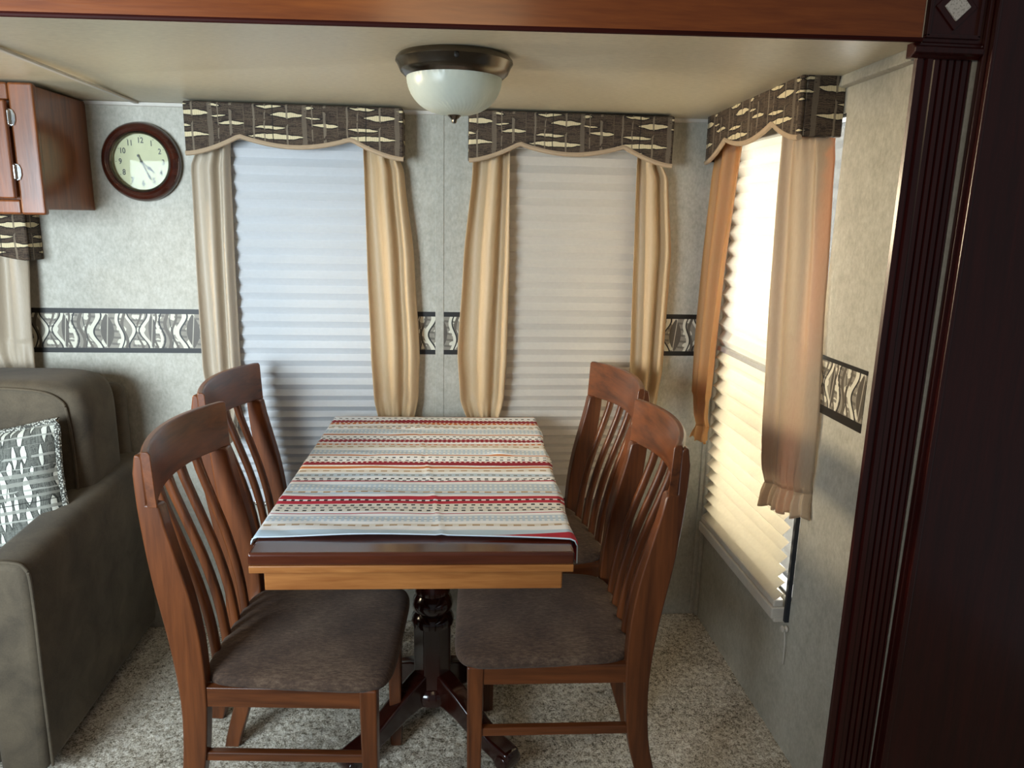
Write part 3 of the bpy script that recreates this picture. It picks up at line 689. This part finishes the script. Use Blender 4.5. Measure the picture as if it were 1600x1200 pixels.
for k in range(4):
    a = pi / 4 + k * pi / 2
    pr = [(.03, .19), (.07, .175), (.12, .15), (.18, .115), (.24, .082), (.285, .074), (.312, .068), (.322, .048), (.316, .022), (.295, .008), (.27, .012), (.262, .028), (.235, .034), (.18, .052), (.12, .075), (.07, .085), (.03, .085)]
    g = G(); sec = []
    g.prism(pr, -.026, .026, 'y')
    g.v = [(PX + p[0] * cos(a) - p[1] * sin(a), PY + p[0] * sin(a) + p[1] * cos(a), p[2]) for p in g.v]
    make('foot', g, MPED, tb, bevel=.008, seg=3, smooth=True)
    s_ = G().lathe([(.001, -.031), (.022, -.030), (.022, .030), (.001, .031)], 20, (0, 0, 0), 'y')
    s_.v = [(PX + (p[0] + .296) * cos(a) - p[1] * sin(a), PY + (p[0] + .296) * sin(a) + p[1] * cos(a), p[2] + .036) for p in s_.v]
    make('scroll', s_, MPED, tb, bevel=.003, smooth=True)

# tablecloth: lies on the top, hangs over both long sides
tcl = thing('tablecloth', 'striped red orange and pale blue tablecloth spread over the dining table', 'tablecloth', (TB[0], TB[1], .786), TR)
Lw, Rw = .352, .388
def cloth(u, v):
    yl = -.445 + .0 * u + v * (.445 + .512)          # local y
    yl += (1 - v) * (.012 * sin(u * 3.3) - .018 * u)
    w_ = -Lw + u * (Lw + Rw)
    drop = 0; x_ = w_
    R_ = HW + .003
    if abs(w_) > R_:
        ex = abs(w_) - R_; sg = 1 if w_ > 0 else -1
        if ex < .008: x_ = sg * (R_ + ex * .6); drop = ex * .5
        else: x_ = sg * (R_ + .005 + .004 * sin(yl * 23)); drop = ex - .004
    wr_ = (.0024 * sin(31 * yl + 3 * sin(4 * w_ + 1)) * (.5 + .5 * sin(7 * w_ + 4 * yl)) + .0018 * sin(53 * yl + 9 * w_) * (.5 + .5 * sin(11 * w_ - 3)) + .002 * math.exp(-((w_ + .13 * sin(yl)) / .006) ** 2))
    wr_ += .006 * math.exp(-((yl - .12) / .02) ** 2) * (math.exp(-((w_ - .2) / .03) ** 2) + math.exp(-((w_ + .21) / .06) ** 2))
    wr_ += .004 * math.exp(-v / .012) * (.5 + .5 * sin(5 * w_ + 2))
    return (x_, yl, .0036 + abs(wr_) * (1 if drop == 0 else .2) - drop)
g = G().grid(cloth, 110, 150)
me_off = TB[1]
co = make('cloth', g, None or MCLOTH, tcl, smooth=True, solid=.0016, angle=80)
# shift the print so that its stripe positions read along the table: pattern uses y ~1.4..2.45
co.data.transform(Matrix.Translation((0, TB[1], 0))); co.location = (0, -TB[1], 0)
def hem(u): 
    p = cloth(u, 0); return (p[0], p[1], p[2] + .0004)
hm = make('hem', G().tube([hem(i / 60) for i in range(61)], .0016, 6), plain('pale_blue_hem', 'd5e4ee', .8), tcl, smooth=True); hm['label'] = 'pale blue hem'

# ------------------------------------------------------------------ chairs (local: faces +x, origin on the floor under the seat)
OUT = [(.972, -.288), (.905, -.288), (.826, -.283), (.706, -.270), (.58, -.248), (.475, -.234), (.38, -.229), (.25, -.237), (.174, -.255), (.08, -.28), (0, -.302)]
INN = [(.865, -.243), (.755, -.216), (.668, -.194), (.564, -.178), (.47, -.174), (.38, -.176), (.25, -.188), (.174, -.209), (.08, -.238), (0, -.264)]
def ip(tab, z):
    t_ = sorted(tab)
    return float(np.interp(z, [a for a, b in t_], [b for a, b in t_]))
def smooth_tab(tab, zs):   # resample with light smoothing
    return [(z, sum(ip(tab, z + d) for d in (-.03, 0, .03)) / 3) for z in zs]
def make_chair(label, loc, rz):
    ch = thing('dining_chair', label, 'chair', loc, rz, 'chairs around the dining table')
    SW = .21; BT = .035
    # back posts
    zo = [i * .972 / 26 for i in range(27)]
    for sgn in (-1, 1):
        y0, y1 = sgn * SW, sgn * (SW - BT)
        o_ = smooth_tab(OUT, zo); i_ = smooth_tab(INN, [z for z in zo if z <= .865])
        poly = [(x, z) for z, x in i_] + [(-.2445, .866), (-.2655, .868), (-.2655, .962), (-.268, .970), (-.275, .974), (-.282, .972)] + [(x, z) for z, x in reversed(o_) if z < .965]
        make('back_post', G().prism(poly, y0, y1, 'y'), MCHAIR, ch, smooth=True, bevel=.0045, seg=3)
    # crest rail: bowed board lapped over the posts
    def crest(u, v):
        y = -SW - .0005 + v * (2 * SW + .001); bow = .045 * (1 - (y / SW) ** 2); k = round(u * 8) % 8
        th = .0205; zb_ = .862 + .006 * (1 - (y / SW) ** 2); zt = .980 + .004 * (1 - (y / SW) ** 2)
        pts = [(0, zb_), (0, zb_ + .05), (0, zt - .006), (-.004, zt), (-th + .004, zt), (-th, zt - .006), (-th, zb_ + .05), (-th, zb_)]
        p = pts[k]; lean = -(p[1] - zb_) * .05
        return (-.243 + p[0] - bow + lean, y, p[1])
    make('crest_rail', G().grid(crest, 8, 28, True, True), MCHAIRY, ch, smooth=True, bevel=.002)
    # slats: two thin ones each side of a broad splat, following the curve of the back
    def slat(name, yc, w_, d):
        def fn(u, v):
            z = .425 + v * (.880 - .425); k = round(u * 8) % 8
            wz = w_ * (1.0 if w_ < .03 else (.86 + .3 * sin(v * pi)))
            bow = .040 * (1 - (yc / SW) ** 2) * v ** 1.2
            c = sum(ip(INN, z + q) for q in (-.03, 0, .03)) / 3 - .014 - bow - (.006 * v)
            q = [(.5, -.35), (.5, .35), (.35, .5), (-.35, .5), (-.5, .35), (-.5, -.35), (-.35, -.5), (.35, -.5)][k]
            yy = yc * (.93 + .07 * v) + q[1] * wz
            return (c + q[0] * d, yy, z)
        make(name, G().grid(fn, 8, 22, True, True), MCHAIR, ch, smooth=True, angle=60)
    for yc in (-.105, -.035, .035, .105): slat('back_slat', yc, .0175, .0195)
    # seat rails
    FX, FWd = .165, .222
    for sgn in (-1, 1):
        y = sgn * (SW - .004); yf = sgn * (FWd - .012)
        a = [(-.178, y, .405), (FX, yf, .405), (FX, yf - sgn * .02, .405), (-.178, y - sgn * .02, .405)]
        make('side_rail', G().hexa(a + [(p[0], p[1], .452) for p in a]), MCHAIRX, ch, bevel=.002)
        a = [(-.196, y - sgn * .003, .268), (FX + .002, yf - sgn * .002, .268), (FX + .002, yf - sgn * .02, .268), (-.196, y - sgn * .021, .268)]
        make('stretcher', G().hexa(a + [(p[0], p[1], .290) for p in a]), MCHAIRX, ch, bevel=.003)
        # front leg, tapering
        t0, t1 = (.153, sgn * (FWd - .008)), (.190, sgn * (FWd - .044))
        lg = [(.158, sgn * (FWd - .010), 0), (.188, sgn * (FWd - .010), 0), (.188, sgn * (FWd - .038), 0), (.158, sgn * (FWd - .038), 0),
              (.152, sgn * (FWd - .008), .452), (.190, sgn * (FWd - .008), .452), (.190, sgn * (FWd - .046), .452), (.152, sgn * (FWd - .046), .452)]
        make('leg', G().hexa(lg), MCHAIR, ch, bevel=.004)
    make('front_rail', G().box(.160, .182, -FWd + .046, FWd - .046, .405, .452), MCHAIRY, ch, bevel=.002)
    make('back_rail', G().box(-.205, -.182, -SW + .035, SW - .035, .395, .45), MCHAIRY, ch, bevel=.002)
    # cushion
    def cush(u, v):
        a = u * 2 * pi; e = .3
        sg = lambda w_, e_: math.copysign(abs(w_) ** e_, w_)
        prof = [(.95, .446), (.985, .449), (1.0, .455), (1.0, .461), (.985, .470), (.955, .4755), (.88, .480), (.7, .486), (.45, .490), (.2, .4915), (.02, .492)]
        r, z = prof[round(v * (len(prof) - 1))]
        X, Y = sg(cos(a), e), sg(sin(a), e)
        x = .0125 + .2085 * r * X; hw = (.212 + .012 * (x / .21)); y = hw * r * Y
        if X < -.8: x = max(x, -.197 + .0)
        return (x, y, z)
    make('seat', G().grid(cush, 72, 10, True, True), MSEAT, ch, smooth=True, angle=70)
    return ch
c0 = make_chair('cherry wood dining chair nearest the camera on the left, beside the sofa arm', (-.32, 1.66, 0), math.radians(-4))
copy_thing(c0, (.25, 1.714, 0), pi - math.radians(2.5), 'dark wood dining chair nearest the camera on the right side of the table')
copy_thing(c0, (.272, 2.2, 0), pi + math.radians(8), 'dark wood dining chair at the right rear, in front of the middle window')
copy_thing(c0, (-.363, 2.158, 0), math.radians(-6), 'dark wood dining chair at the left rear, in front of the left window')
